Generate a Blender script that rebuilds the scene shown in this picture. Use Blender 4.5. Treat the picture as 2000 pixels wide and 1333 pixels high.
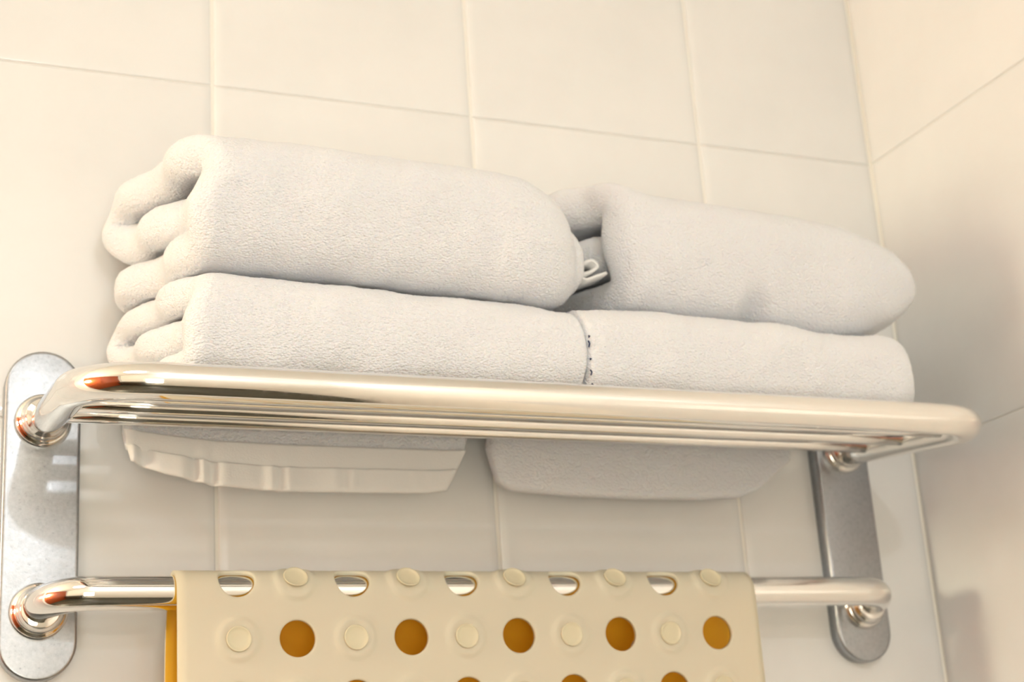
import bpy, bmesh, math, random
import numpy as np
from mathutils import Vector, Matrix

random.seed(4)
for o in list(bpy.data.objects):
    bpy.data.objects.remove(o, do_unlink=True)
S = bpy.context.scene
COL = S.collection
CM = 0.01                                  # everything below is measured in centimetres

# ------------------------------------------------------------------ camera
cam_d = bpy.data.cameras.new('camera')
cam = bpy.data.objects.new('camera', cam_d)
COL.objects.link(cam)
S.camera = cam


def cam_axes(yaw, pitch, roll):
    fwd = Vector((math.sin(yaw) * math.cos(pitch), math.cos(yaw) * math.cos(pitch), math.sin(pitch)))
    r0 = Vector((math.cos(yaw), -math.sin(yaw), 0))
    u0 = r0.cross(fwd)
    r1 = math.cos(roll) * r0 + math.sin(roll) * u0
    u1 = -math.sin(roll) * r0 + math.cos(roll) * u0
    return r1, u1, fwd


r1, u1, fw = cam_axes(0.416, 0.309, -0.070)
m = Matrix.Identity(4)
for i in range(3):
    m[i][0], m[i][1], m[i][2] = r1[i], u1[i], -fw[i]
m.translation = Vector((-11.549, -101.825, -27.578)) * CM
cam.matrix_world = m
cam_d.sensor_width = 36
cam_d.lens = 3088.99 * 36 / 2000
cam_d.clip_start = 0.01
cam_d.dof.use_dof = True
cam_d.dof.focus_distance = 0.88
cam_d.dof.aperture_fstop = 9.0

# ------------------------------------------------------------------ light and exposure
W = bpy.data.worlds.new('world')
S.world = W
W.use_nodes = True
W.node_tree.nodes['Background'].inputs[0].default_value = (1, 0.9, 0.78, 1)
W.node_tree.nodes['Background'].inputs[1].default_value = 0.3
S.view_settings.view_transform = 'Standard'
S.view_settings.look = 'None'
S.view_settings.gamma = 1
S.view_settings.use_curve_mapping = False
S.view_settings.exposure = -1.13


def light(name, kind, loc, energy, color, **kw):
    d = bpy.data.lights.new(name, kind)
    d.energy = energy
    d.color = color
    rot = kw.pop('rot', None)
    for k, v in kw.items():
        setattr(d, k, v)
    o = bpy.data.objects.new(name, d)
    COL.objects.link(o)
    o.location = Vector(loc) * CM
    if rot:
        o.rotation_euler = rot
    return o


light('spot_lamp_light', 'POINT', (12, -184, 41), 21.0, (0.93, 0.97, 1.0), shadow_soft_size=0.024)
light('ceiling_lamp_light', 'AREA', (-52, -100, 71.0), 7.5, (0.97, 0.98, 0.98), shape='DISK', size=0.46)
light('fill_panel_light', 'AREA', (-30, -196, -60), 18, (1.0, 0.91, 0.74), shape='RECTANGLE', size=0.60, size_y=0.80,
      rot=(math.radians(90), 0, 0))  # added fill from the front and below, no known source there


# ------------------------------------------------------------------ materials
def material(name, color, rough=0.5, metallic=0.0, **kw):
    mt = bpy.data.materials.new(name)
    mt.use_nodes = True
    nt = mt.node_tree
    b = nt.nodes['Principled BSDF']
    b.inputs['Base Color'].default_value = (*color, 1)
    b.inputs['Roughness'].default_value = rough
    b.inputs['Metallic'].default_value = metallic
    for k, v in kw.items():
        b.inputs[k.replace('_', ' ')].default_value = v
    return mt, nt, b


def coords(nt, scale=(1, 1, 1)):
    tc = nt.nodes.new('ShaderNodeTexCoord')
    mp = nt.nodes.new('ShaderNodeMapping')
    mp.inputs['Scale'].default_value = scale
    nt.links.new(tc.outputs['Object'], mp.inputs['Vector'])
    return mp.outputs['Vector']


def noise(nt, vec, scale, detail=3, rough=0.5):
    n = nt.nodes.new('ShaderNodeTexNoise')
    n.inputs['Scale'].default_value = scale
    n.inputs['Detail'].default_value = detail
    n.inputs['Roughness'].default_value = rough
    nt.links.new(vec, n.inputs['Vector'])
    return n.outputs['Fac']


def ramp(nt, fac, stops):
    r = nt.nodes.new('ShaderNodeValToRGB')
    el = r.color_ramp.elements
    while len(el) < len(stops):
        el.new(0.5)
    for e, (p, c) in zip(el, stops):
        e.position = p
        e.color = (*c, 1) if len(c) == 3 else c
    nt.links.new(fac, r.inputs['Fac'])
    return r.outputs['Color']


def bump(nt, b, height, strength, dist, prev=None):
    n = nt.nodes.new('ShaderNodeBump')
    n.inputs['Strength'].default_value = strength
    n.inputs['Distance'].default_value = dist
    nt.links.new(height, n.inputs['Height'])
    if prev is not None:
        nt.links.new(prev, n.inputs['Normal'])
    if b is not None:
        nt.links.new(n.outputs['Normal'], b.inputs['Normal'])
    return n.outputs['Normal']


# glazed cream tile with faint marbling
M_tile, nt, b = material('glazed_tile', (0.80, 0.74, 0.65), 0.10, Coat_Weight=0.0, Specular_IOR_Level=0.5)
v = coords(nt)
nn = noise(nt, v, 9.0, 5, 0.6)
nt.links.new(ramp(nt, nn, [(0.30, (0.75, 0.755, 0.755)), (0.62, (0.79, 0.795, 0.795))]), b.inputs['Base Color'])
bump(nt, b, noise(nt, v, 22.0, 1), 0.05, 0.002)
M_grout, nt, b = material('grout', (0.88, 0.86, 0.81), 0.75)
v = coords(nt)
bump(nt, b, noise(nt, v, 900.0, 2), 0.2, 0.001)
M_plaster, nt, b = material('painted_plaster', (0.84, 0.82, 0.78), 0.55)
v = coords(nt)
bump(nt, b, noise(nt, v, 60.0, 3), 0.15, 0.002)
M_floor, nt, b = material('dark_floor', (0.05, 0.045, 0.035), 0.3)
v = coords(nt)
nt.links.new(ramp(nt, noise(nt, v, 14.0, 4), [(0.35, (0.03, 0.03, 0.022)), (0.7, (0.09, 0.08, 0.055))]), b.inputs['Base Color'])
M_wood, nt, b = material('red_brown_wood', (0.30, 0.055, 0.012), 0.3)
v = coords(nt, (1, 14, 1))
nt.links.new(ramp(nt, noise(nt, v, 6.0, 5), [(0.3, (0.20, 0.032, 0.008)), (0.7, (0.42, 0.085, 0.02))]), b.inputs['Base Color'])

M_dark, nt, b = material('dark_stained_wood', (0.03, 0.022, 0.014), 0.35)
v = coords(nt, (14, 1, 1))
nt.links.new(ramp(nt, noise(nt, v, 5.0, 4), [(0.3, (0.018, 0.014, 0.009)), (0.7, (0.05, 0.035, 0.02))]), b.inputs['Base Color'])

# polished chrome with dust film
M_chrome, nt, b = material('chrome', (0.86, 0.85, 0.83), 0.06, 1.0)
v = coords(nt)
n1 = noise(nt, v, 70.0, 5, 0.65)
rr = nt.nodes.new('ShaderNodeMapRange')
rr.inputs['From Min'].default_value = 0.42
rr.inputs['From Max'].default_value = 0.75
rr.inputs['To Min'].default_value = 0.035
rr.inputs['To Max'].default_value = 0.16
nt.links.new(n1, rr.inputs['Value'])
sx = nt.nodes.new('ShaderNodeSeparateXYZ')
nt.links.new(v, sx.inputs['Vector'])
dm = nt.nodes.new('ShaderNodeMapRange')
dm.interpolation_type = 'SMOOTHSTEP'
dm.inputs['From Min'].default_value = 0.05
dm.inputs['From Max'].default_value = 0.45
dm.inputs['To Min'].default_value = 0.0
dm.inputs['To Max'].default_value = 0.13
nt.links.new(sx.outputs['X'], dm.inputs['Value'])
ad = nt.nodes.new('ShaderNodeMath')
ad.operation = 'ADD'
nt.links.new(rr.outputs['Result'], ad.inputs[0])
nt.links.new(dm.outputs['Result'], ad.inputs[1])
nt.links.new(ad.outputs[0], b.inputs['Roughness'])

# dull spotted plates
M_plate, nt, b = material('dull_spotted_chrome', (0.6, 0.6, 0.62), 0.4, 1.0)
v = coords(nt)
n1 = noise(nt, v, 130.0, 6, 0.7)
n2 = noise(nt, v, 480.0, 3, 0.6)
nt.links.new(ramp(nt, n2, [(0.24, (0.27, 0.285, 0.31)), (0.36, (0.38, 0.40, 0.43)), (0.7, (0.44, 0.46, 0.49))]), b.inputs['Base Color'])
rr = nt.nodes.new('ShaderNodeMapRange')
rr.inputs['From Min'].default_value = 0.3
rr.inputs['From Max'].default_value = 0.7
rr.inputs['To Min'].default_value = 0.30
rr.inputs['To Max'].default_value = 0.39
nt.links.new(n1, rr.inputs['Value'])
nt.links.new(rr.outputs['Result'], b.inputs['Roughness'])
bump(nt, b, n2, 0.12, 0.0006)

# terry cloth
M_terry, nt, b = material('white_terry', (0.785, 0.805, 0.85), 0.95, Sheen_Weight=0.35, Sheen_Roughness=0.5)
b.inputs['Specular IOR Level'].default_value = 0.1
b.inputs['Subsurface Weight'].default_value = 0.25
b.inputs['Subsurface Radius'].default_value = (0.012, 0.009, 0.006)
b.inputs['Subsurface Scale'].default_value = 0.5
v = coords(nt, (0.65, 1.0, 1.0))
vo = nt.nodes.new('ShaderNodeTexVoronoi')
vo.inputs['Scale'].default_value = 850
nt.links.new(v, vo.inputs['Vector'])
p = bump(nt, None, vo.outputs['Distance'], 0.7, -0.0013)
bump(nt, b, noise(nt, v, 420.0, 3, 0.6), 0.5, 0.0015, p)
# flat woven hem
M_hem, nt, b = material('white_woven_hem', (0.80, 0.80, 0.80), 0.85)
b.inputs['Specular IOR Level'].default_value = 0.15
v = coords(nt)
bump(nt, b, noise(nt, v, 900.0, 2), 0.25, 0.0008)
M_thread, nt, b = material('navy_thread', (0.012, 0.02, 0.075), 0.8)

# rubber mat: slightly translucent cream rubber
M_rub, nt, b = material('cream_rubber', (0.77, 0.765, 0.64), 0.42)
b.inputs['Specular IOR Level'].default_value = 0.35
v = coords(nt)
bump(nt, b, noise(nt, v, 160.0, 2), 0.06, 0.001)
tr = nt.nodes.new('ShaderNodeBsdfTranslucent')
tr.inputs['Color'].default_value = (0.92, 0.82, 0.50, 1)
mx = nt.nodes.new('ShaderNodeMixShader')
mx.inputs['Fac'].default_value = 0.28
nt.links.new(b.outputs['BSDF'], mx.inputs[1])
nt.links.new(tr.outputs['BSDF'], mx.inputs[2])
nt.links.new(mx.outputs['Shader'], nt.nodes['Material Output'].inputs['Surface'])

# smooth underside: orange light bounced between the sheets, painted into its colour
M_bounce_glow, nt, b = material('rubber_underside_bounce_glow', (0.98, 0.60, 0.03), 0.5)
tr = nt.nodes.new('ShaderNodeBsdfTranslucent')
tr.inputs['Color'].default_value = (1.0, 0.62, 0.05, 1)
mx = nt.nodes.new('ShaderNodeMixShader')
mx.inputs['Fac'].default_value = 0.5
nt.links.new(b.outputs['BSDF'], mx.inputs[1])
nt.links.new(tr.outputs['BSDF'], mx.inputs[2])
nt.links.new(mx.outputs['Shader'], nt.nodes['Material Output'].inputs['Surface'])

M_cup, nt, b = material('cream_rubber_cup', (0.66, 0.60, 0.43), 0.42)
M_white, nt, b = material('white_enamel', (0.85, 0.84, 0.80), 0.3)


def emit(name, color, strength):
    mt = bpy.data.materials.new(name)
    mt.use_nodes = True
    nt = mt.node_tree
    nt.nodes.remove(nt.nodes['Principled BSDF'])
    e = nt.nodes.new('ShaderNodeEmission')
    e.inputs['Color'].default_value = (*color, 1)
    e.inputs['Strength'].default_value = strength
    nt.links.new(e.outputs[0], nt.nodes['Material Output'].inputs['Surface'])
    return mt


M_glow_warm = emit('warm_glow', (1, 0.86, 0.62), 2)
M_globe = emit('lit_opal_globe', (1.0, 0.93, 0.66), 205)
M_glow_pane = emit('fill_panel_glow', (1.0, 0.93, 0.80), 1.6)  # glow of the added fill panel
M_glow_cool = emit('cool_glow', (0.55, 0.68, 1.0), 25)


# ------------------------------------------------------------------ helpers
def mesh_obj(name, verts, faces, mat, parent=None, smooth=True, cm=True):
    me = bpy.data.meshes.new(name)
    vs = np.asarray(verts, dtype=float) * (CM if cm else 1)
    me.from_pydata([tuple(p) for p in vs.tolist()], [], [tuple(f) for f in faces])
    me.polygons.foreach_set('use_smooth', [smooth] * len(me.polygons))
    me.materials.append(mat)
    me.update()
    o = bpy.data.objects.new(name, me)
    COL.objects.link(o)
    if parent:
        o.parent = parent
    return o


def tag(o, label=None, cat=None, group=None, kind=None):
    if label:
        o['label'] = label
    if cat:
        o['category'] = cat
    if group:
        o['group'] = group
    if kind:
        o['kind'] = kind
    return o


def empty(name, loc=(0, 0, 0)):
    o = bpy.data.objects.new(name, None)
    COL.objects.link(o)
    o.location = Vector(loc) * CM
    o.empty_display_size = 0.02
    return o


def shift(o, root):
    """parts are written in room coordinates: keep them there below a moved Empty"""
    o.parent = root
    o.matrix_parent_inverse = Matrix.Translation(-Vector(root.location))
    return o


def box(lo, hi):
    x0, y0, z0 = lo
    x1, y1, z1 = hi
    v = [(x0, y0, z0), (x1, y0, z0), (x1, y1, z0), (x0, y1, z0), (x0, y0, z1), (x1, y0, z1), (x1, y1, z1), (x0, y1, z1)]
    f = [(0, 3, 2, 1), (4, 5, 6, 7), (0, 1, 5, 4), (1, 2, 6, 5), (2, 3, 7, 6), (3, 0, 4, 7)]
    return v, f


def grid_faces(n, k, closed_n=False, closed_k=False, off=0):
    out = []
    for i in range(n if closed_n else n - 1):
        for j in range(k if closed_k else k - 1):
            i2, j2 = (i + 1) % n, (j + 1) % k
            out.append((off + i * k + j, off + i2 * k + j, off + i2 * k + j2, off + i * k + j2))
    return out


def tube(path, r, n=40, cap=True):
    """swept round tube along a polyline of Vectors"""
    P = [Vector(p) for p in path]
    T = []
    for i in range(len(P)):
        a = P[max(i - 1, 0)]
        c = P[min(i + 1, len(P) - 1)]
        T.append((c - a).normalized())
    up = Vector((0, 0, 1)) if abs(T[0].z) < 0.9 else Vector((1, 0, 0))
    nrm = (up - T[0] * up.dot(T[0])).normalized()
    V = []
    for p, t in zip(P, T):
        nrm = (nrm - t * nrm.dot(t)).normalized()
        bn = t.cross(nrm)
        for j in range(n):
            a = 2 * math.pi * j / n
            V.append(p + (nrm * math.cos(a) + bn * math.sin(a)) * r)
    F = grid_faces(len(P), n, False, True)
    F = [tuple(reversed(f)) for f in F]
    if cap:
        F.append(tuple(range(n)))
        k = (len(P) - 1) * n
        F.append(tuple(reversed(range(k, k + n))))
    return V, F


def rounded_path(corners, radius, seg=18):
    """polyline with round bends"""
    C = [Vector(c) for c in corners]
    out = [C[0]]
    for i in range(1, len(C) - 1):
        a = (C[i - 1] - C[i]).normalized()
        c = (C[i + 1] - C[i]).normalized()
        ang = a.angle(c)
        dist = radius / math.tan(ang / 2)
        ctr = C[i] + (a + c).normalized() * (radius / math.sin(ang / 2))
        p0 = C[i] + a * dist
        p1 = C[i] + c * dist
        v0, v1 = p0 - ctr, p1 - ctr
        om = v0.angle(v1)
        for k in range(seg + 1):
            t = k / seg
            out.append(ctr + (v0 * math.sin((1 - t) * om) + v1 * math.sin(t * om)) / math.sin(om))
    out.append(C[-1])
    # subdivide long straights a little
    res = [out[0]]
    for p in out[1:]:
        d = (p - res[-1]).length
        k = max(1, int(d // 3))
        q = res[-1]
        for j in range(1, k + 1):
            res.append(q.lerp(p, j / k))
    return res


def lathe(profile, n=48):
    """profile (radius, forward) revolved about the local -y axis"""
    V = []
    for r, d in profile:
        for j in range(n):
            a = 2 * math.pi * j / n
            V.append((r * math.cos(a), -d, r * math.sin(a)))
    F = grid_faces(len(profile), n, False, True)
    F = [tuple(reversed(f)) for f in F]
    F.append(tuple(range(n)))
    k = (len(profile) - 1) * n
    F.append(tuple(reversed(range(k, k + n))))
    return V, F


# smooth value noise on numpy arrays
_rng = np.random.RandomState(7)
_tab = _rng.rand(64, 64, 64)


def vnoise(P, scale, seed=0.0):
    q = np.asarray(P) * scale + seed * 17.31
    i = np.floor(q).astype(int)
    f = q - i
    f = f * f * (3 - 2 * f)
    r = 0
    for dx in (0, 1):
        for dy in (0, 1):
            for dz in (0, 1):
                w = (f[..., 0] if dx else 1 - f[..., 0]) * (f[..., 1] if dy else 1 - f[..., 1]) * (f[..., 2] if dz else 1 - f[..., 2])
                r = r + w * _tab[(i[..., 0] + dx) % 64, (i[..., 1] + dy) % 64, (i[..., 2] + dz) % 64]
    return r * 2 - 1


# ------------------------------------------------------------------ the room
XL, XR, YF, ZF, ZC = -200.0, 68.1, -200.0, -165.0, 76.0
TH = 0.10                                  # tile thickness in front of the wall slab


def structure(name, v, f, mat, smooth=False):
    o = mesh_obj(name, v, f, mat, None, smooth)
    o['kind'] = 'structure'
    return o


wall_back = structure('wall_back', *box((XL, TH, ZF), (XR + 12, 8, ZC)), M_grout)
wall_right = structure('wall_right', *box((XR + TH, YF, ZF), (XR + 9, TH, ZC)), M_grout)
wall_left = structure('wall_left', *box((XL - 8, YF, ZF), (XL, 8, ZC)), M_plaster)
wall_front = structure('wall_front', *box((XL - 8, YF - 8, ZF), (XR + 9, YF, ZC)), M_plaster)
structure('floor', *box((XL - 8, YF - 8, ZF - 6), (XR + 9, 8, ZF)), M_floor)
structure('ceiling', *box((XL - 8, YF - 8, ZC), (XR + 9, 8, ZC + 6)), M_plaster)


def tile_mesh(w, h):
    """one cushion-edged tile: x 0..w, z 0..h, front at y=0, back at y=TH"""
    def ticks(L):
        return [0, 0.12, 0.7, L - 0.7, L - 0.12, L]

    def drop(a, L, k=1.0):
        e = min(a, L - a)
        return k * (0.06 if e < 0.05 else (0.012 if e < 0.5 else 0.0))
    xs, zs = ticks(w), ticks(h)
    V = [(x, max(drop(x, w), drop(z, h, 0.6)), z) for x in xs for z in zs]
    F = [tuple(reversed(q)) for q in grid_faces(6, 6)]
    base = len(V)
    rim = [i * 6 for i in range(6)] + [30 + j for j in range(1, 6)] + [i * 6 + 5 for i in range(4, -1, -1)] + [j for j in range(4, 0, -1)]
    for i in rim:
        x, y, z = V[i]
        V.append((x, TH + 0.3, z))
    n = len(rim)
    for k in range(n):
        F.append((rim[k], rim[(k + 1) % n], base + (k + 1) % n, base + k))
    me_o = mesh_obj('tile', V, F, M_tile, None, True)
    me = me_o.data
    bpy.data.objects.remove(me_o)
    return me


GX, GZ = 0.26, 0.08
XJ0, ZJ0, TW, THH = 11.337, 25.963, 20.0, 25.348
tile_cache = {}


def put_tile(parent, x0, x1, z0, z1, side):
    w, h = round(x1 - x0 - GX, 3), round(z1 - z0 - GZ, 3)
    if (w, h) not in tile_cache:
        tile_cache[(w, h)] = tile_mesh(w, h)
    o = bpy.data.objects.new('tile', tile_cache[(w, h)])
    COL.objects.link(o)
    o.parent = parent
    jy = random.uniform(-0.02, 0.02)
    if side == 'back':
        o.location = Vector((x0 + GX / 2, jy, z0 + GZ / 2)) * CM
    else:                                   # right wall: local x runs towards the room (-y)
        o.location = Vector((XR + jy, -x0 - GX / 2, z0 + GZ / 2)) * CM
        o.rotation_euler = (0, 0, -math.pi / 2)
    return o


xj = [XJ0 + TW * k for k in range(-3, 3)] + [XR]
zj = [ZJ0 + THH * k for k in range(-4, 2)] + [ZC]
for i in range(len(xj) - 1):
    for k in range(len(zj) - 1):
        put_tile(wall_back, xj[i], xj[i + 1], zj[k], zj[k + 1], 'back')
yj = [0, 22, 42, 62, 82, 102]
for i in range(len(yj) - 1):
    for k in range(len(zj) - 1):
        put_tile(wall_right, yj[i], yj[i + 1], zj[k], zj[k + 1], 'right')

# door on the left wall and lamps: behind the camera, mirrored in the chrome
door = structure('door_1', *box((XL - 0.5, -174, ZF), (XL + 3.5, -4, 60)), M_wood)
v, f = [], []
for (a, c) in ((-169, -92), (-86, -9)):
    for (z0, z1) in ((-155, -80), (-72, 44)):
        vv, ff = box((XL + 3.4, a, z0), (XL + 4.3, c, z1))
        k = len(v)
        v += vv
        f += [tuple(i + k for i in q) for q in ff]
mesh_obj('door_panel', v, f, M_wood, door, False)
v, f = tube(rounded_path([(XL + 3, -95, -62), (XL + 8, -95, -62), (XL + 8, -106, -62)], 1.5, 8), 0.9, 16)
mesh_obj('door_handle', v, f, M_chrome, door)
tr_v, tr_f = [], []
for lo, hi in (((XL - .5, -179, ZF), (XL + 5, -174, 65)), ((XL - .5, -4, ZF), (XL + 5, 0, 65)), ((XL - .5, -179, 60), (XL + 5, 0, 65))):
    vv, ff = box(lo, hi)
    k = len(tr_v)
    tr_v += vv
    tr_f += [tuple(i + k for i in q) for q in ff]
structure('trim_1', tr_v, tr_f, M_wood)

def zlathe(profile, c, n=40):
    V = []
    for r, z in profile:
        for j in range(n):
            a = 2 * math.pi * j / n
            V.append((c[0] + r * math.cos(a), c[1] + r * math.sin(a), c[2] + z))
    F = grid_faces(len(profile), n, False, True)
    k = (len(profile) - 1) * n
    F.append(tuple(reversed(range(n))))
    F.append(tuple(range(k, k + n)))
    return V, F


wl = empty('wall_lamp', (12, YF, 41))
tag(wl, 'small white wall spotlight on the wall facing the towel rack', 'lamp')
v, f = lathe([(4.5, 0), (4.5, 1.2), (4.0, 1.6), (1.0, 1.6), (1.0, 5), (2.5, 6), (4.0, 11), (3.7, 11), (2.2, 6.6), (0.5, 6.4)], 32)
o = mesh_obj('lamp_body', [(x + 12, y + YF, z + 41) for x, y, z in v], f, M_white)
shift(o, wl)
v, f = lathe([(2.0, 7.0), (2.4, 8.0), (2.4, 8.8), (1.0, 9.4)], 24)
o = mesh_obj('bulb', [(x + 12, y + YF, z + 41) for x, y, z in v], f, M_glow_cool)
shift(o, wl)

sl = empty('pendant_lamp', (-172, -20, ZC))
tag(sl, 'warm opal globe lamp hanging in front of the red-brown door', 'lamp')
v, f = zlathe([(0.4, 0), (5, 0), (5, -1.5), (1, -2.5), (0.35, -3), (0.35, -51), (2.8, -52), (2.8, -55), (0.4, -55)], (-172, -20, ZC))
shift(mesh_obj('cord_and_cap', v, f, M_white), sl)
v, f = zlathe([(14 * math.sin(math.pi * (k + 0.15) / 14.3), 14 * math.cos(math.pi * (k + 0.15) / 14.3)) for k in range(15)], (-172, -20, 8))
shift(mesh_obj('globe', v, f, M_globe), sl)

fill_panel = structure('fill_panel_1', *box((-60, YF, -100), (0, YF + 1.0, -20)), M_glow_pane)  # added window-shaped glowing panel, unseen, gives broad fill under the shelf
for lo, hi in (((-64, YF, -104), (-60, YF + 3, -16)), ((0, YF, -104), (4, YF + 3, -16)), ((-60, YF, -20), (0, YF + 3, -16)), ((-60, YF, -104), (0, YF + 3, -100)), ((-31.5, YF, -100), (-28.5, YF + 2.5, -20))):
    mesh_obj('fill_panel_frame', *box(lo, hi), M_white, fill_panel, False)

van = empty('vanity_cabinet', (-132, YF + 22, ZF))
tag(van, 'dark brown vanity cabinet with three doors on the wall facing the rack', 'cabinet')
shift(mesh_obj('cabinet_body', *box((-190, YF + 0.6, ZF + 8), (-74, YF + 42, -86)), M_dark, None, False), van)
shift(mesh_obj('worktop', *box((-192, YF + 0.6, -86), (-72, YF + 45, -82)), M_floor, None, False), van)
for k in range(3):
    xa = -188 + k * 38
    dk = shift(mesh_obj('door', *box((xa, YF + 42, ZF + 11), (xa + 36, YF + 44, -89)), M_dark, None, False), van)
    v, f = lathe([(1.4, 0), (0.8, 1.2), (1.6, 2.4), (1.3, 3.0), (0.2, 3.1)], 16)
    mesh_obj('knob', [(x + xa + 32, YF + 44 - y, z - 100) for x, y, z in v], f, M_chrome, dk)

cl = empty('ceiling_lamp', (-52, -100, ZC))
tag(cl, 'round flush ceiling lamp above the middle of the bathroom', 'lamp')


v, f = zlathe([(26, 0), (26, -2.4), (25, -2.8), (24, -2.0)], (-52, -100, ZC))
shift(mesh_obj('lamp_base', v, f, M_white), cl)
v, f = zlathe([(23.9, -2.0), (23.5, -2.8), (16, -3.6), (4, -3.9)], (-52, -100, ZC))
shift(mesh_obj('diffuser', v, f, M_glow_warm), cl)

# ------------------------------------------------------------------ the chrome rack
RW = 60.4                                  # distance between the two plates
D_R, Z_R = 19.0, -2.25                     # front rail: how far out, and its height
SL = (Z_R - 0.15) / D_R                    # the shelf droops towards the front


def zshelf(d):
    return 0.15 + SL * d


rack = empty('towel_rack', (RW / 2, 0, -5.65))
tag(rack, 'two-tier chrome towel rack screwed to the tiled wall', 'towel rack')


def plate(xc):
    hw, z0, z1, T = 2.36, -16.15, 4.85, 1.15
    pts = []
    n = 20
    for k in range(n + 1):
        a = math.pi * k / n
        pts.append((hw * math.cos(a), z1 - hw + hw * math.sin(a)))
    for k in range(n + 1):
        a = math.pi + math.pi * k / n
        pts.append((hw * math.cos(a), z0 + hw + hw * math.sin(a)))
    N = len(pts)
    V = []
    prof = [(0.0, 0.0), (0.0, T - 0.20), (0.02, T - 0.11), (0.08, T - 0.04), (0.16, T - 0.01), (0.24, T)]
    zc0, zc1 = z0 + hw, z1 - hw
    for ins, d in prof:
        for (x, z) in pts:
            zc = min(max(z, zc0), zc1)
            r = math.hypot(x, z - zc)
            s = (r - ins) / r if r > 1e-6 else 1
            V.append((xc + x * s, -d, zc + (z - zc) * s))
    F = grid_faces(len(prof), N, False, True)
    F = [tuple(reversed(q)) for q in F]
    k = (len(prof) - 1) * N
    F.append(tuple(range(k, k + N))[::-1])
    F.append(tuple(range(N)))
    o = mesh_obj('wall_plate', V, F, M_plate)
    bm = bmesh.new()
    bm.from_mesh(o.data)
    bmesh.ops.recalc_face_normals(bm, faces=bm.faces[:])
    bm.to_mesh(o.data)
    bm.free()
    shift(o, rack)
    return o


plates = [plate(0.0), plate(RW)]


def fix(o, weld=0):
    bm = bmesh.new()
    bm.from_mesh(o.data)
    if weld:
        bmesh.ops.remove_doubles(bm, verts=bm.verts[:], dist=weld)
    bmesh.ops.recalc_face_normals(bm, faces=bm.faces[:])
    bm.to_mesh(o.data)
    bm.free()
    return o


ZB, D_B = -11.5, 5.2                       # lower bar
for xc in (0.0, RW):
    for zc in (0.12, -11.95):
        v, f = lathe([(1.72, 1.0), (1.78, 1.25), (1.72, 1.55), (1.55, 1.72), (1.45, 1.75), (1.45, 1.85)], 48)
        o = fix(mesh_obj('flange', [(x + xc, y, z + zc) for x, y, z in v], f, M_chrome))
        shift(o, rack)
        v, f = lathe([(1.42, 1.7), (1.45, 1.95), (1.38, 2.15), (1.22, 2.25), (1.22, 2.4), (1.15, 2.45)], 48)
        o2 = fix(mesh_obj('collar_ring', [(x + xc, y, z + zc) for x, y, z in v], f, M_chrome))
        o2.parent = o
v, f = tube(rounded_path([(0, -1.1, zshelf(1.1)), (0, -D_R, Z_R), (RW, -D_R, Z_R), (RW, -1.1, zshelf(1.1))], 4.6, 24), 1.05, 48)
shift(fix(mesh_obj('shelf_frame', v, f, M_chrome)), rack)
v, f = tube(rounded_path([(0, -1.1, -11.9), (0, -D_B, ZB), (RW, -D_B, ZB), (RW, -1.1, -11.9)], 2.9, 24), 1.05, 48)
shift(fix(mesh_obj('towel_bar', v, f, M_chrome)), rack)
BARS = (5.4, 9.8, 14.3)
BAR_R = 0.52
for d in BARS:
    v, f = tube([(x, -d, zshelf(d)) for x in np.linspace(0.3, RW - 0.3, 12)], BAR_R, 28)
    shift(fix(mesh_obj('crossbar', v, f, M_chrome)), rack)

# ------------------------------------------------------------------ towels


def smooth_path(pts, n):
    """Catmull-Rom through pts, resampled evenly"""
    P = np.array(pts, float)
    P = np.vstack([2 * P[0] - P[1], P, 2 * P[-1] - P[-2]])
    out = []
    for i in range(1, len(P) - 2):
        t = np.linspace(0, 1, 30, endpoint=False)[:, None]
        p0, p1, p2, p3 = P[i - 1], P[i], P[i + 1], P[i + 2]
        out.append(0.5 * ((2 * p1) + (-p0 + p2) * t + (2 * p0 - 5 * p1 + 4 * p2 - p3) * t ** 2 + (-p0 + 3 * p1 - 3 * p2 + p3) * t ** 3))
    out = np.vstack(out + [P[-2:-1]])
    L = np.r_[0, np.cumsum(np.linalg.norm(np.diff(out, axis=0), axis=1))]
    s = np.linspace(0, L[-1], n)
    return np.c_[np.interp(s, L, out[:, 0]), np.interp(s, L, out[:, 1])]


def fold_outline(path, t, n):
    """centre points and offset vectors of a thick folded sheet, once round"""
    c = smooth_path(path, n)
    tg = np.gradient(c, axis=0)
    tg /= np.linalg.norm(tg, axis=1)[:, None]
    nr = np.c_[-tg[:, 1], tg[:, 0]]
    C, O = [], []
    for k in range(n):
        C.append(c[k]); O.append(nr[k] * t / 2)
    for a in np.linspace(0, math.pi, 12)[1:-1]:
        C.append(c[-1]); O.append((nr[-1] * math.cos(a) + tg[-1] * math.sin(a)) * t / 2)
    for k in range(n - 1, -1, -1):
        C.append(c[k]); O.append(-nr[k] * t / 2)
    for a in np.linspace(0, math.pi, 12)[1:-1]:
        C.append(c[0]); O.append((-nr[0] * math.cos(a) - tg[0] * math.sin(a)) * t / 2)
    return np.array(C), np.array(O)


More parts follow.
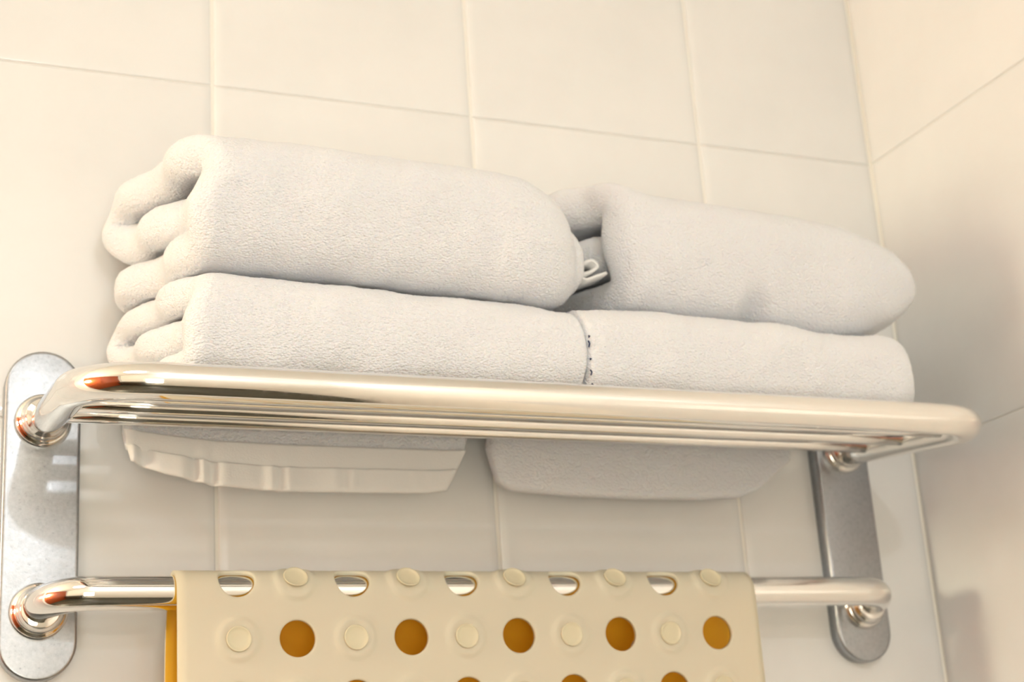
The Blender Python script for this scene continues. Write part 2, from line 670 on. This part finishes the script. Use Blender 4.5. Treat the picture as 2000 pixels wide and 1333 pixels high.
def towel(name, path, t, href, xl, xr, place, seed, ns=210, n=190, rend=1.1, amp=0.10, rend2=None):
    """path is in (depth, height); place(x, d, h/href, s) gives room coordinates"""
    C, O = fold_outline(path, t, n)
    m_ = len(C)
    u = np.linspace(-1, 1, ns)
    s = 0.5 + 0.5 * np.sin(u * math.pi / 2) * 0.35 + 0.5 * u * 0.65      # finer at the ends
    s = (s - s.min()) / (s.max() - s.min())
    V = np.zeros((ns, m_, 3))
    for i, si in enumerate(s):
        d0, h0 = C[:, 0], C[:, 1] / href
        a, b_ = xl(d0, h0), xr(d0, h0)
        x = a + (b_ - a) * si
        e = np.minimum(x - a, b_ - x)
        q = np.where(x - a < b_ - x, np.clip((x - a) / rend, 0, 1), np.clip((b_ - x) / (rend2 or rend), 0, 1))
        sc = np.sqrt(np.clip(1 - (1 - q) ** 2, 0, 1))[:, None]
        dh = C + O * sc
        V[i] = place(x, dh[:, 0], dh[:, 1] / href, si)
    # soft lumps and terry nap along the surface normal
    du = np.gradient(V, axis=0)
    dv = np.roll(V, -1, axis=1) - np.roll(V, 1, axis=1)
    N = np.cross(dv, du)
    N /= np.maximum(np.linalg.norm(N, axis=2), 1e-9)[:, :, None]
    lump = 1.6 * amp * vnoise(V, 0.33, seed) + 0.8 * amp * vnoise(V, 0.8, seed + 3)
    nap = 0.02 * vnoise(V, 4.2, seed + 5) + 0.035 * vnoise(V, 8.0, seed + 8)
    V[1:-1] = (V + N * (lump + nap)[:, :, None])[1:-1]
    F = grid_faces(ns, m_, False, True)
    o = mesh_obj(name, V.reshape(-1, 3), F, M_terry)
    fix(o, 0.00002)
    return o


def lin(x, pts):
    return np.interp(x, [p[0] for p in pts], [p[1] for p in pts])


def smooth_lin(x, pts):
    w = [-2, -1, 0, 1, 2]
    return sum(lin(np.asarray(x) + k * 0.6, pts) for k in w) / 5


YFR = 17.3                                 # towel fronts


def bar_top(d_from_front):
    return zshelf(YFR - d_from_front) + BAR_R + 0.02


# heights of the lower towels at the front, along x
TOP_LOW = [(4, 6.8), (8, 7.1), (14, 7.0), (22, 6.8), (28, 6.6), (31, 6.35), (33, 6.6), (40, 6.75), (46, 6.55), (50, 6.2), (52.5, 6.05), (55, 6.25), (57, 6.0), (60, 5.9)]


def lower_top(x, d):
    return bar_top(d) + smooth_lin(x, TOP_LOW)


# --- lower left
path_a = [(15.0, 1.05), (10, 1.0), (4.0, 1.0), (1.7, 1.35), (1.0, 3.0), (1.5, 4.85), (4, 5.45), (9, 5.45), (13.3, 5.35), (14.6, 4.3), (13.4, 3.25), (9, 3.15), (4.2, 3.15)]


def place_bl(x, d, h, s):
    z = bar_top(d) + h * smooth_lin(x, TOP_LOW)
    edge = np.clip((x - 29.8) / 1.2, 0, 1)
    y = -YFR + d + 0.12 * edge ** 2
    return np.c_[x, y, z]


bl = empty('folded_towel', (18, -9, 2))
tag(bl, 'lower white folded towel at the left, on the chrome shelf', 'towel', 'folded white towels on the shelf')
o = towel('towel_body', path_a, 2.0, 6.45,
          lambda d, h: 6.9 - 2.6 * np.clip(d / 15, 0, 1) - 1.0 * (1 - np.clip(h, 0, 1)) + 0.35 * np.sin(d * 0.9 + h * 7),
          lambda d, h: 31.06 + 0 * d, place_bl, 1, rend2=0.35)
shift(o, bl)

# --- lower right
def place_br(x, d, h, s):
    z = bar_top(d) + h * smooth_lin(x, TOP_LOW)
    edge = np.clip((32.2 - x) / 1.2, 0, 1)
    er = np.clip((x - 54.5) / 2.0, 0, 1)
    y = -YFR + d + 0.10 * edge ** 2 + 0.8 * er ** 2
    return np.c_[x, y, z]


br = empty('folded_towel', (44, -9, 2))
tag(br, 'lower white folded towel at the right, on the chrome shelf', 'towel', 'folded white towels on the shelf')
o = towel('towel_body', path_a, 2.0, 6.45,
          lambda d, h: 30.98 + 0 * d,
          lambda d, h: 56.5 + 0.3 * np.sin(d * 0.5) - 0.5 * np.clip(np.abs(2 * h - 1) - 0.6, 0, 1), place_br, 2, rend=0.35, rend2=1.1)
shift(o, br)

# --- upper left
path_b = [(15.2, 1.35), (10, 1.3), (4.2, 1.3), (2.0, 1.8), (1.3, 4.2), (1.9, 6.5), (4.2, 7.15), (9, 7.15), (13.2, 7.0), (15.0, 5.7), (13.6, 4.25), (9, 4.05), (4.6, 4.0)]
TOP_UP_L = [(4, 9.0), (8, 9.2), (16, 9.2), (24, 9.2), (29, 8.8), (32, 8.0)]


def place_tl(x, d, h, s):
    H = smooth_lin(x, TOP_UP_L)
    edge = np.clip((x - 27.3) / 4.6, 0, 1)
    z = lower_top(x, d) + 0.04 + h * H
    z = z + edge ** 3 * (0.55 * (0.45 - h) * 3.0)
    y = -YFR + 0.1 + d + 2.2 * edge ** 2.4
    return np.c_[x, y, z]


tl = empty('folded_towel', (19, -9, 9))
tag(tl, 'upper white folded towel at the left, thick folded layers showing at its left end', 'towel', 'folded white towels on the shelf')
o = towel('towel_body', path_b, 2.55, 8.45,
          lambda d, h: 7.0 - 3.2 * np.clip(d / 15, 0, 1) + 0.5 * np.sin(d * 0.8 + h * 9),
          lambda d, h: 32.9 - 1.6 * np.abs(2 * np.clip(h, 0, 1) - 0.95) ** 2.2 + 0 * d, place_tl, 3, rend=1.35, rend2=2.3)
shift(o, tl)

# --- upper right
path_c = [(14.6, 1.4), (9, 1.4), (4.6, 1.4), (2.2, 2.0), (1.4, 4.5), (2.1, 6.9), (4.6, 7.6), (9, 7.6), (13, 7.4), (14.6, 6.0), (13.2, 4.6), (9, 4.4), (4.8, 4.4)]
TOP_UP_R = [(30, 10.7), (33, 10.6), (35.5, 10.1), (40, 9.3), (45, 9.4), (50, 9.6), (54, 9.1), (57, 8.3), (60.5, 7.2)]


def place_tr(x, d, h, s):
    H = smooth_lin(x, TOP_UP_R)
    el = np.clip((36.6 - x) / 2.2, 0, 1)
    er = np.clip((x - 52.0) / 8, 0, 1)
    z = lower_top(np.minimum(x, 56), d) + 0.04 + h * H + er ** 2 * (1 - h) * 2.6
    dim = 1.7 * np.exp(-((x - 45.4) / 0.9) ** 2 - ((h - 0.06) / 0.15) ** 2)
    y = -YFR + 1.6 + d + 1.1 * el ** 2 + 1.6 * er ** 2 + dim * (d < 4)
    return np.c_[x, y, z]


tr_ = empty('folded_towel', (46, -9, 9))
tag(tr_, 'upper white folded towel at the right, with a rounded drooping right end', 'towel', 'folded white towels on the shelf')
o = towel('towel_body', path_c, 2.7, 9.0,
          lambda d, h: 34.9 - 1.6 * np.clip((d - 2) / 8, 0, 1) - 1.7 * np.clip((h - 0.7) / 0.15, 0, 1) * np.clip((d - 2) / 3, 0, 1) + 0.3 * np.sin(h * 9),
          lambda d, h: 60.1 - 2.8 * np.abs(2 * np.clip(h, 0, 1) - 0.95) ** 2.6 + 0 * d, place_tr, 4, rend=1.4)
shift(o, tr_)


# --- ends hanging down behind the last crossbar
def hanging(parent, outline_l, outline_r, zlow, y0, hem_w, seed, ripple):
    """a thick cloth end between the rear crossbar and the wall"""
    def sheet(v0, v1, th, rip, mat, name, nv=36, nu=110, push=0.0):
        front, back = [], []
        for j in range(nv):
            v_ = v0 + (v1 - v0) * j / (nv - 1)
            for i in range(nu):
                u_ = i / (nu - 1)
                x0 = np.interp(v_, [0, .5, 1], outline_l)
                x1 = np.interp(v_, [0, .5, 1], outline_r)
                x = x0 + (x1 - x0) * u_
                zl = np.interp(u_, [p[0] for p in zlow], [p[1] for p in zlow])
                z = 1.2 + (zl - 1.2) * v_
                y = y0 - 0.5 * math.sin(math.pi * u_) - 0.35 * v_
                y += rip * 0.26 * math.sin(x * 3.1 + math.sin(x * 1.3) * 2) * math.exp(-u_ * 2.6)
                edge = min(u_, 1 - u_) * (x1 - x0)
                ev = (1 - v_) * (1.2 - zl) if name == 'hanging_end' and v1 > 0.99 else min(v1 - v_, v_ - v0 + .05) * (1.2 - zl)
                e = min(edge, ev + 0.02, 0.5) / 0.5
                hh = th / 2 * math.sqrt(max(0.01, 1 - (1 - e) ** 2))
                front.append((x, y - hh - push, z))
                back.append((x, y + hh - push, z))
        A = np.array(front + back).reshape(2, nv, nu, 3)
        if mat is M_terry:
            A[0, :, :, 1] += 0.04 * vnoise(A[0], 0.5, seed) + 0.04 * vnoise(A[0], 4.5, seed + 1)
        V = A.reshape(-1, 3)
        F = [tuple(reversed(q)) for q in grid_faces(nv, nu)]
        off = nv * nu
        F += grid_faces(nv, nu, off=off)
        rim = [i for i in range(nu)] + [j * nu + nu - 1 for j in range(1, nv)] + [(nv - 1) * nu + i for i in range(nu - 2, -1, -1)] + [j * nu for j in range(nv - 2, 0, -1)]
        for k in range(len(rim)):
            a, b2 = rim[k], rim[(k + 1) % len(rim)]
            F.append((a, b2, b2 + off, a + off))
        return fix(mesh_obj(name, V, F, mat))
    if hem_w > 0:
        o = sheet(0, 1 - hem_w * 0.8, 1.0, 0.3, M_terry, 'hanging_end')
        shift(o, parent)
        h = sheet(1 - hem_w, 1.0, 0.42, 1.0, M_hem, 'hem', nv=16, nu=200, push=0.52)
        h.parent = o
        w_ = sheet(0.46, 1 - hem_w + 0.06, 0.30, 0.15, M_hem, 'woven_band', nv=14, nu=110, push=0.45)
        w_.parent = o
        w_['label'] = 'smooth woven band above the hem'
        h['label'] = 'flat woven hem with small ripples'
    else:
        o = sheet(0, 1.0, 1.0, 0.0, M_terry, 'hanging_end')
        shift(o, parent)


hanging(bl, [4.9, 4.7, 5.1], [28.8, 27.9, 26.3], [(0, -2.9), (0.1, -3.7), (0.25, -4.45), (0.45, -4.75), (0.7, -4.7), (0.93, -4.55), (1, -4.3)], -2.6, 0.28, 11, 1)
hanging(br, [30.0, 29.6, 30.1], [55.0, 54.4, 51.2], [(0, -3.5), (0.05, -4.1), (0.25, -4.45), (0.5, -4.6), (0.75, -4.5), (0.92, -4.2), (1, -3.6)], -2.6, 0.0, 12, 0)

# blue stitches left in the seam between the lower towels
v, f = [], []
for z0, z1, dx in ((2.25, 1.85, 0.0), (2.6, 2.5, 0.05), (0.35, 0.0, -0.02), (-0.55, -0.75, 0.0), (1.1, 1.02, 0.02)):
    vv, ff = tube([(31.02 + dx, -YFR + 0.02, z0), (31.02 + dx + .02, -YFR - 0.1, (z0 + z1) / 2), (31.02 + dx, -YFR + 0.02, z1)], 0.05, 8)
    k = len(v)
    v += vv
    f += [tuple(i + k for i in q) for q in ff]
o = shift(mesh_obj('stitching', v, f, M_thread), br)
o['label'] = 'navy blue stitches at the left edge'

# crumpled woven edge tucked into the gap between the upper towels
def ribbon(pts, w, th, name, parent):
    P = smooth_path([(p[0], p[1]) for p in pts], 60)
    ys = np.interp(np.linspace(0, 1, 60), np.linspace(0, 1, len(pts)), [p[2] for p in pts])
    tg = np.gradient(P, axis=0)
    tg /= np.linalg.norm(tg, axis=1)[:, None]
    nr = np.c_[-tg[:, 1], tg[:, 0]]
    ring = []
    for k in range(60):
        for (a, c) in ((-th / 2, 0), (-th / 2, w), (th / 2, w), (th / 2, 0)):
            q = P[k] + nr[k] * a
            ring.append((q[0], ys[k] + c, q[1]))
    F = grid_faces(60, 4, False, True)
    F += [(0, 1, 2, 3), tuple(59 * 4 + i for i in (3, 2, 1, 0))]
    o = fix(mesh_obj(name, ring, F, M_hem))
    shift(o, parent)
    return o


o = ribbon([(31.6, 8.2, -13.0), (32.8, 8.9, -13.2), (33.7, 9.35, -13.3), (34.2, 9.0, -13.4), (33.6, 8.55, -13.3), (32.9, 8.3, -13.3), (33.2, 7.95, -13.4), (34.2, 8.3, -13.5), (34.8, 8.55, -13.4)], 2.0, 0.2, 'hem', tr_)
o['label'] = 'crumpled woven edge showing at the left end'

# ------------------------------------------------------------------ the rubber bath mat over the lower bar
MT = 0.30
MR = 1.05 + 0.22 + MT / 2
ZM = ZB - 0.20                             # the sheet only touches the top of the bar
PITCH_X, PITCH_S = 3.69, 3.70
X0, S0 = 11.05, 1.40
HOLE_R, CUP_R = 1.13, 0.78
MX0, MX1 = 7.4, 47.6
K0, K1 = -8, 8


# the mat's line over the bar: hugging it at the front, hanging away from it at the back
_a = np.linspace(0, math.pi / 2, 40)
_front = np.c_[-D_B - MR * np.sin(_a), ZM + MR * np.cos(_a)]
_zz = np.linspace(0, 36, 200)[1:]
_front = np.vstack([_front, np.c_[np.full(199, -D_B - MR) - 0.06 * (1 - np.exp(-_zz / 4)), ZM - _zz]])
_b = np.linspace(0, math.radians(52), 30)
_back = np.c_[-D_B + MR * np.sin(_b), ZM + MR * np.cos(_b)]
_t = np.linspace(0, 36, 240)[1:]
_slope = math.radians(52) + (math.radians(90) - math.radians(52)) * (1 - np.exp(-_t / 2.5))
_dy = np.cos(_slope) * (_t[1] - _t[0])
_dz = -np.sin(_slope) * (_t[1] - _t[0])
_back = np.vstack([_back, np.c_[_back[-1, 0] + np.cumsum(_dy), _back[-1, 1] + np.cumsum(_dz)]])
_line = np.vstack([_back[::-1], _front[1:]])
_L = np.r_[0, np.cumsum(np.linalg.norm(np.diff(_line, axis=0), axis=1))]
_L = _L - _L[len(_back) - 1]
_tg = np.gradient(_line, axis=0)
_tg /= np.linalg.norm(_tg, axis=1)[:, None]


def mat_frame(s):
    s = np.asarray(s, float)
    y, z = np.interp(s, _L, _line[:, 0]), np.interp(s, _L, _line[:, 1])
    ty, tz = np.interp(s, _L, _tg[:, 0]), np.interp(s, _L, _tg[:, 1])
    k = np.hypot(ty, tz)
    return y, z, tz / k, -ty / k


def mat_point(x, s, off):
    y, z, ny, nz = mat_frame(s)
    return np.stack([np.asarray(x, float) + 0 * y, y + ny * off, z + nz * off], -1)


def smoothstep(a, b_, x):
    t = np.clip((x - a) / (b_ - a), 0, 1)
    return t * t * (3 - 2 * t)


def build_mat(parent):
    V, F, BACK = [], [], []

    def patch(X, Sg, Hf, faces_front):
        """adds front and back skins of one patch; Hf is the raised height"""
        base = len(V)
        fr = mat_point(X, Sg, MT / 2 + Hf)
        bk = mat_point(X, Sg, -MT / 2)
        V.extend(fr.reshape(-1, 3).tolist())
        V.extend(bk.reshape(-1, 3).tolist())
        n = X.size
        for q in faces_front:
            F.append(tuple(base + i for i in q))
            BACK.append(len(F))
            F.append(tuple(base + n + i for i in reversed(q)))
        return base, n
    n_side = 14
    NB = n_side * 4
    sq = []
    for k in range(NB):
        side, t = divmod(k, n_side)
        t = t / n_side * 2 - 1
        sq.append([(1, t), (-t, 1), (-1, -t), (t, -1)][side])
    sq = np.array(sq)
    ang = np.arctan2(sq[:, 1], sq[:, 0])
    for kr in range(K0, K1 + 1):
        for kc in range(10):
            xc, sc_ = X0 + PITCH_X * kc, S0 + PITCH_S * kr
            hole = (kr + kc) % 2 == 0
            if hole:
                rads = [HOLE_R, HOLE_R + 0.04, HOLE_R + 0.12, HOLE_R + 0.3]
                hs = [-0.06, -0.015, 0.0, 0.0]
            else:
                rads = [0.02, 0.4, 0.85, 1.0, 1.12, 1.24, 1.36, 1.5]
                hs = [0.09, 0.09, 0.09, 0.12, 0.13, 0.10, 0.04, 0.0]
            X, Sg, H = [], [], []
            ring_list = [(r * np.cos(ang), r * np.sin(ang), h) for r, h in zip(rads, hs)]
            ob = (sq[:, 0] * PITCH_X / 2, sq[:, 1] * PITCH_S / 2)
            last = ring_list[-1]
            for t in (0.5, 1.0):
                ring_list.append((last[0] * (1 - t) + ob[0] * t, last[1] * (1 - t) + ob[1] * t, 0.0))
            for (a, c, h) in ring_list:
                X.append(xc + a)
                Sg.append(sc_ + c)
                H.append(np.full(NB, h))
            X, Sg, H = np.array(X), np.array(Sg), np.array(H)
            ff = grid_faces(len(ring_list), NB, False, True)
            if not hole:
                ff = ff + [tuple(reversed(range(NB)))]
            base, n = patch(X, Sg, H, ff)
            if hole:
                for k in range(NB):
                    a, c = base + k, base + (k + 1) % NB
                    F.append((a, c, c + n, a + n))
    # side strips and hems
    sv = np.concatenate([[S0 + PITCH_S * (kr - 0.5) + PITCH_S * j / n_side for j in range(n_side)] for kr in range(K0, K1 + 1)] + [[S0 + PITCH_S * (K1 + 0.5)]])
    for (xa, xb) in ((MX0, X0 - PITCH_X / 2), (X0 + PITCH_X * 9.5, MX1)):
        xs = np.linspace(xa, xb, 4)
        X, Sg = np.meshgrid(xs, sv, indexing='ij')
        ff = grid_faces(4, len(sv))
        base, n = patch(X, Sg, np.zeros_like(X), ff)
        edge = 0 if xa == MX0 else 3
        L = len(sv)
        for j in range(L - 1):
            a, c = base + edge * L + j, base + edge * L + j + 1
            F.append((a, c, c + n, a + n))
    for send in (sv[0], sv[-1]):
        xs = np.r_[np.linspace(MX0, X0 - PITCH_X / 2, 4)[:-1], np.linspace(X0 - PITCH_X / 2, X0 + PITCH_X * 9.5, 10 * n_side + 1), np.linspace(X0 + PITCH_X * 9.5, MX1, 4)[1:]]
        fr = mat_point(xs, np.full(len(xs), send), MT / 2)
        bk = mat_point(xs, np.full(len(xs), send), -MT / 2)
        base = len(V)
        V.extend(fr.tolist())
        V.extend(bk.tolist())
        n = len(xs)
        for j in range(n - 1):
            F.append((base + j, base + j + 1, base + n + j + 1, base + n + j))
    o = mesh_obj('mat_sheet', V, F, M_rub)
    o.data.materials.append(M_bounce_glow)
    for i in BACK:
        o.data.polygons[i].material_index = 1
    bm = bmesh.new()
    bm.from_mesh(o.data)
    bmesh.ops.remove_doubles(bm, verts=bm.verts[:], dist=0.00008)
    bmesh.ops.recalc_face_normals(bm, faces=bm.faces[:])
    bm.to_mesh(o.data)
    bm.free()
    shift(o, parent)
    # suction cups
    prof = [(0.66, -0.06), (0.68, 0.0), (0.74, 0.05), (CUP_R, 0.09), (CUP_R - 0.01, 0.13), (CUP_R - 0.05, 0.145), (CUP_R - 0.12, 0.09), (0.5, 0.05), (0.3, 0.035), (0.15, 0.03), (0.02, 0.03)]
    v_, f_ = lathe(prof, 40)
    proto = fix(mesh_obj('suction_cup', v_, f_, M_cup))
    me = proto.data
    bpy.data.objects.remove(proto)
    for kr in range(-3, K1 + 1):
        for kc in range(10):
            if (kr + kc) % 2 == 0:
                continue
            xc, s_ = X0 + PITCH_X * kc, S0 + PITCH_S * kr
            p_ = mat_point(xc, s_, MT / 2 + 0.085)
            _, _, ny_, nz_ = mat_frame(s_)
            nrm = Vector((0, float(ny_), float(nz_)))
            c = bpy.data.objects.new('suction_cup', me)
            COL.objects.link(c)
            # local -y is the cup's axis
            ez = Vector((0, nrm.z, -nrm.y))
            mt4 = Matrix((( 1, 0, 0, p_[0] * CM), (0, -nrm.y, ez.y, p_[1] * CM), (0, -nrm.z, ez.z, p_[2] * CM), (0, 0, 0, 1)))
            c.parent = parent
            c.matrix_parent_inverse = Matrix.Translation(-Vector(parent.location))
            c.matrix_basis = mt4
    return o


mat_root = empty('bath_mat', (27.5, -D_B, ZB + 1.1))
tag(mat_root, 'cream rubber bath mat with holes and suction cups over the lower bar', 'bath mat')
build_mat(mat_root)
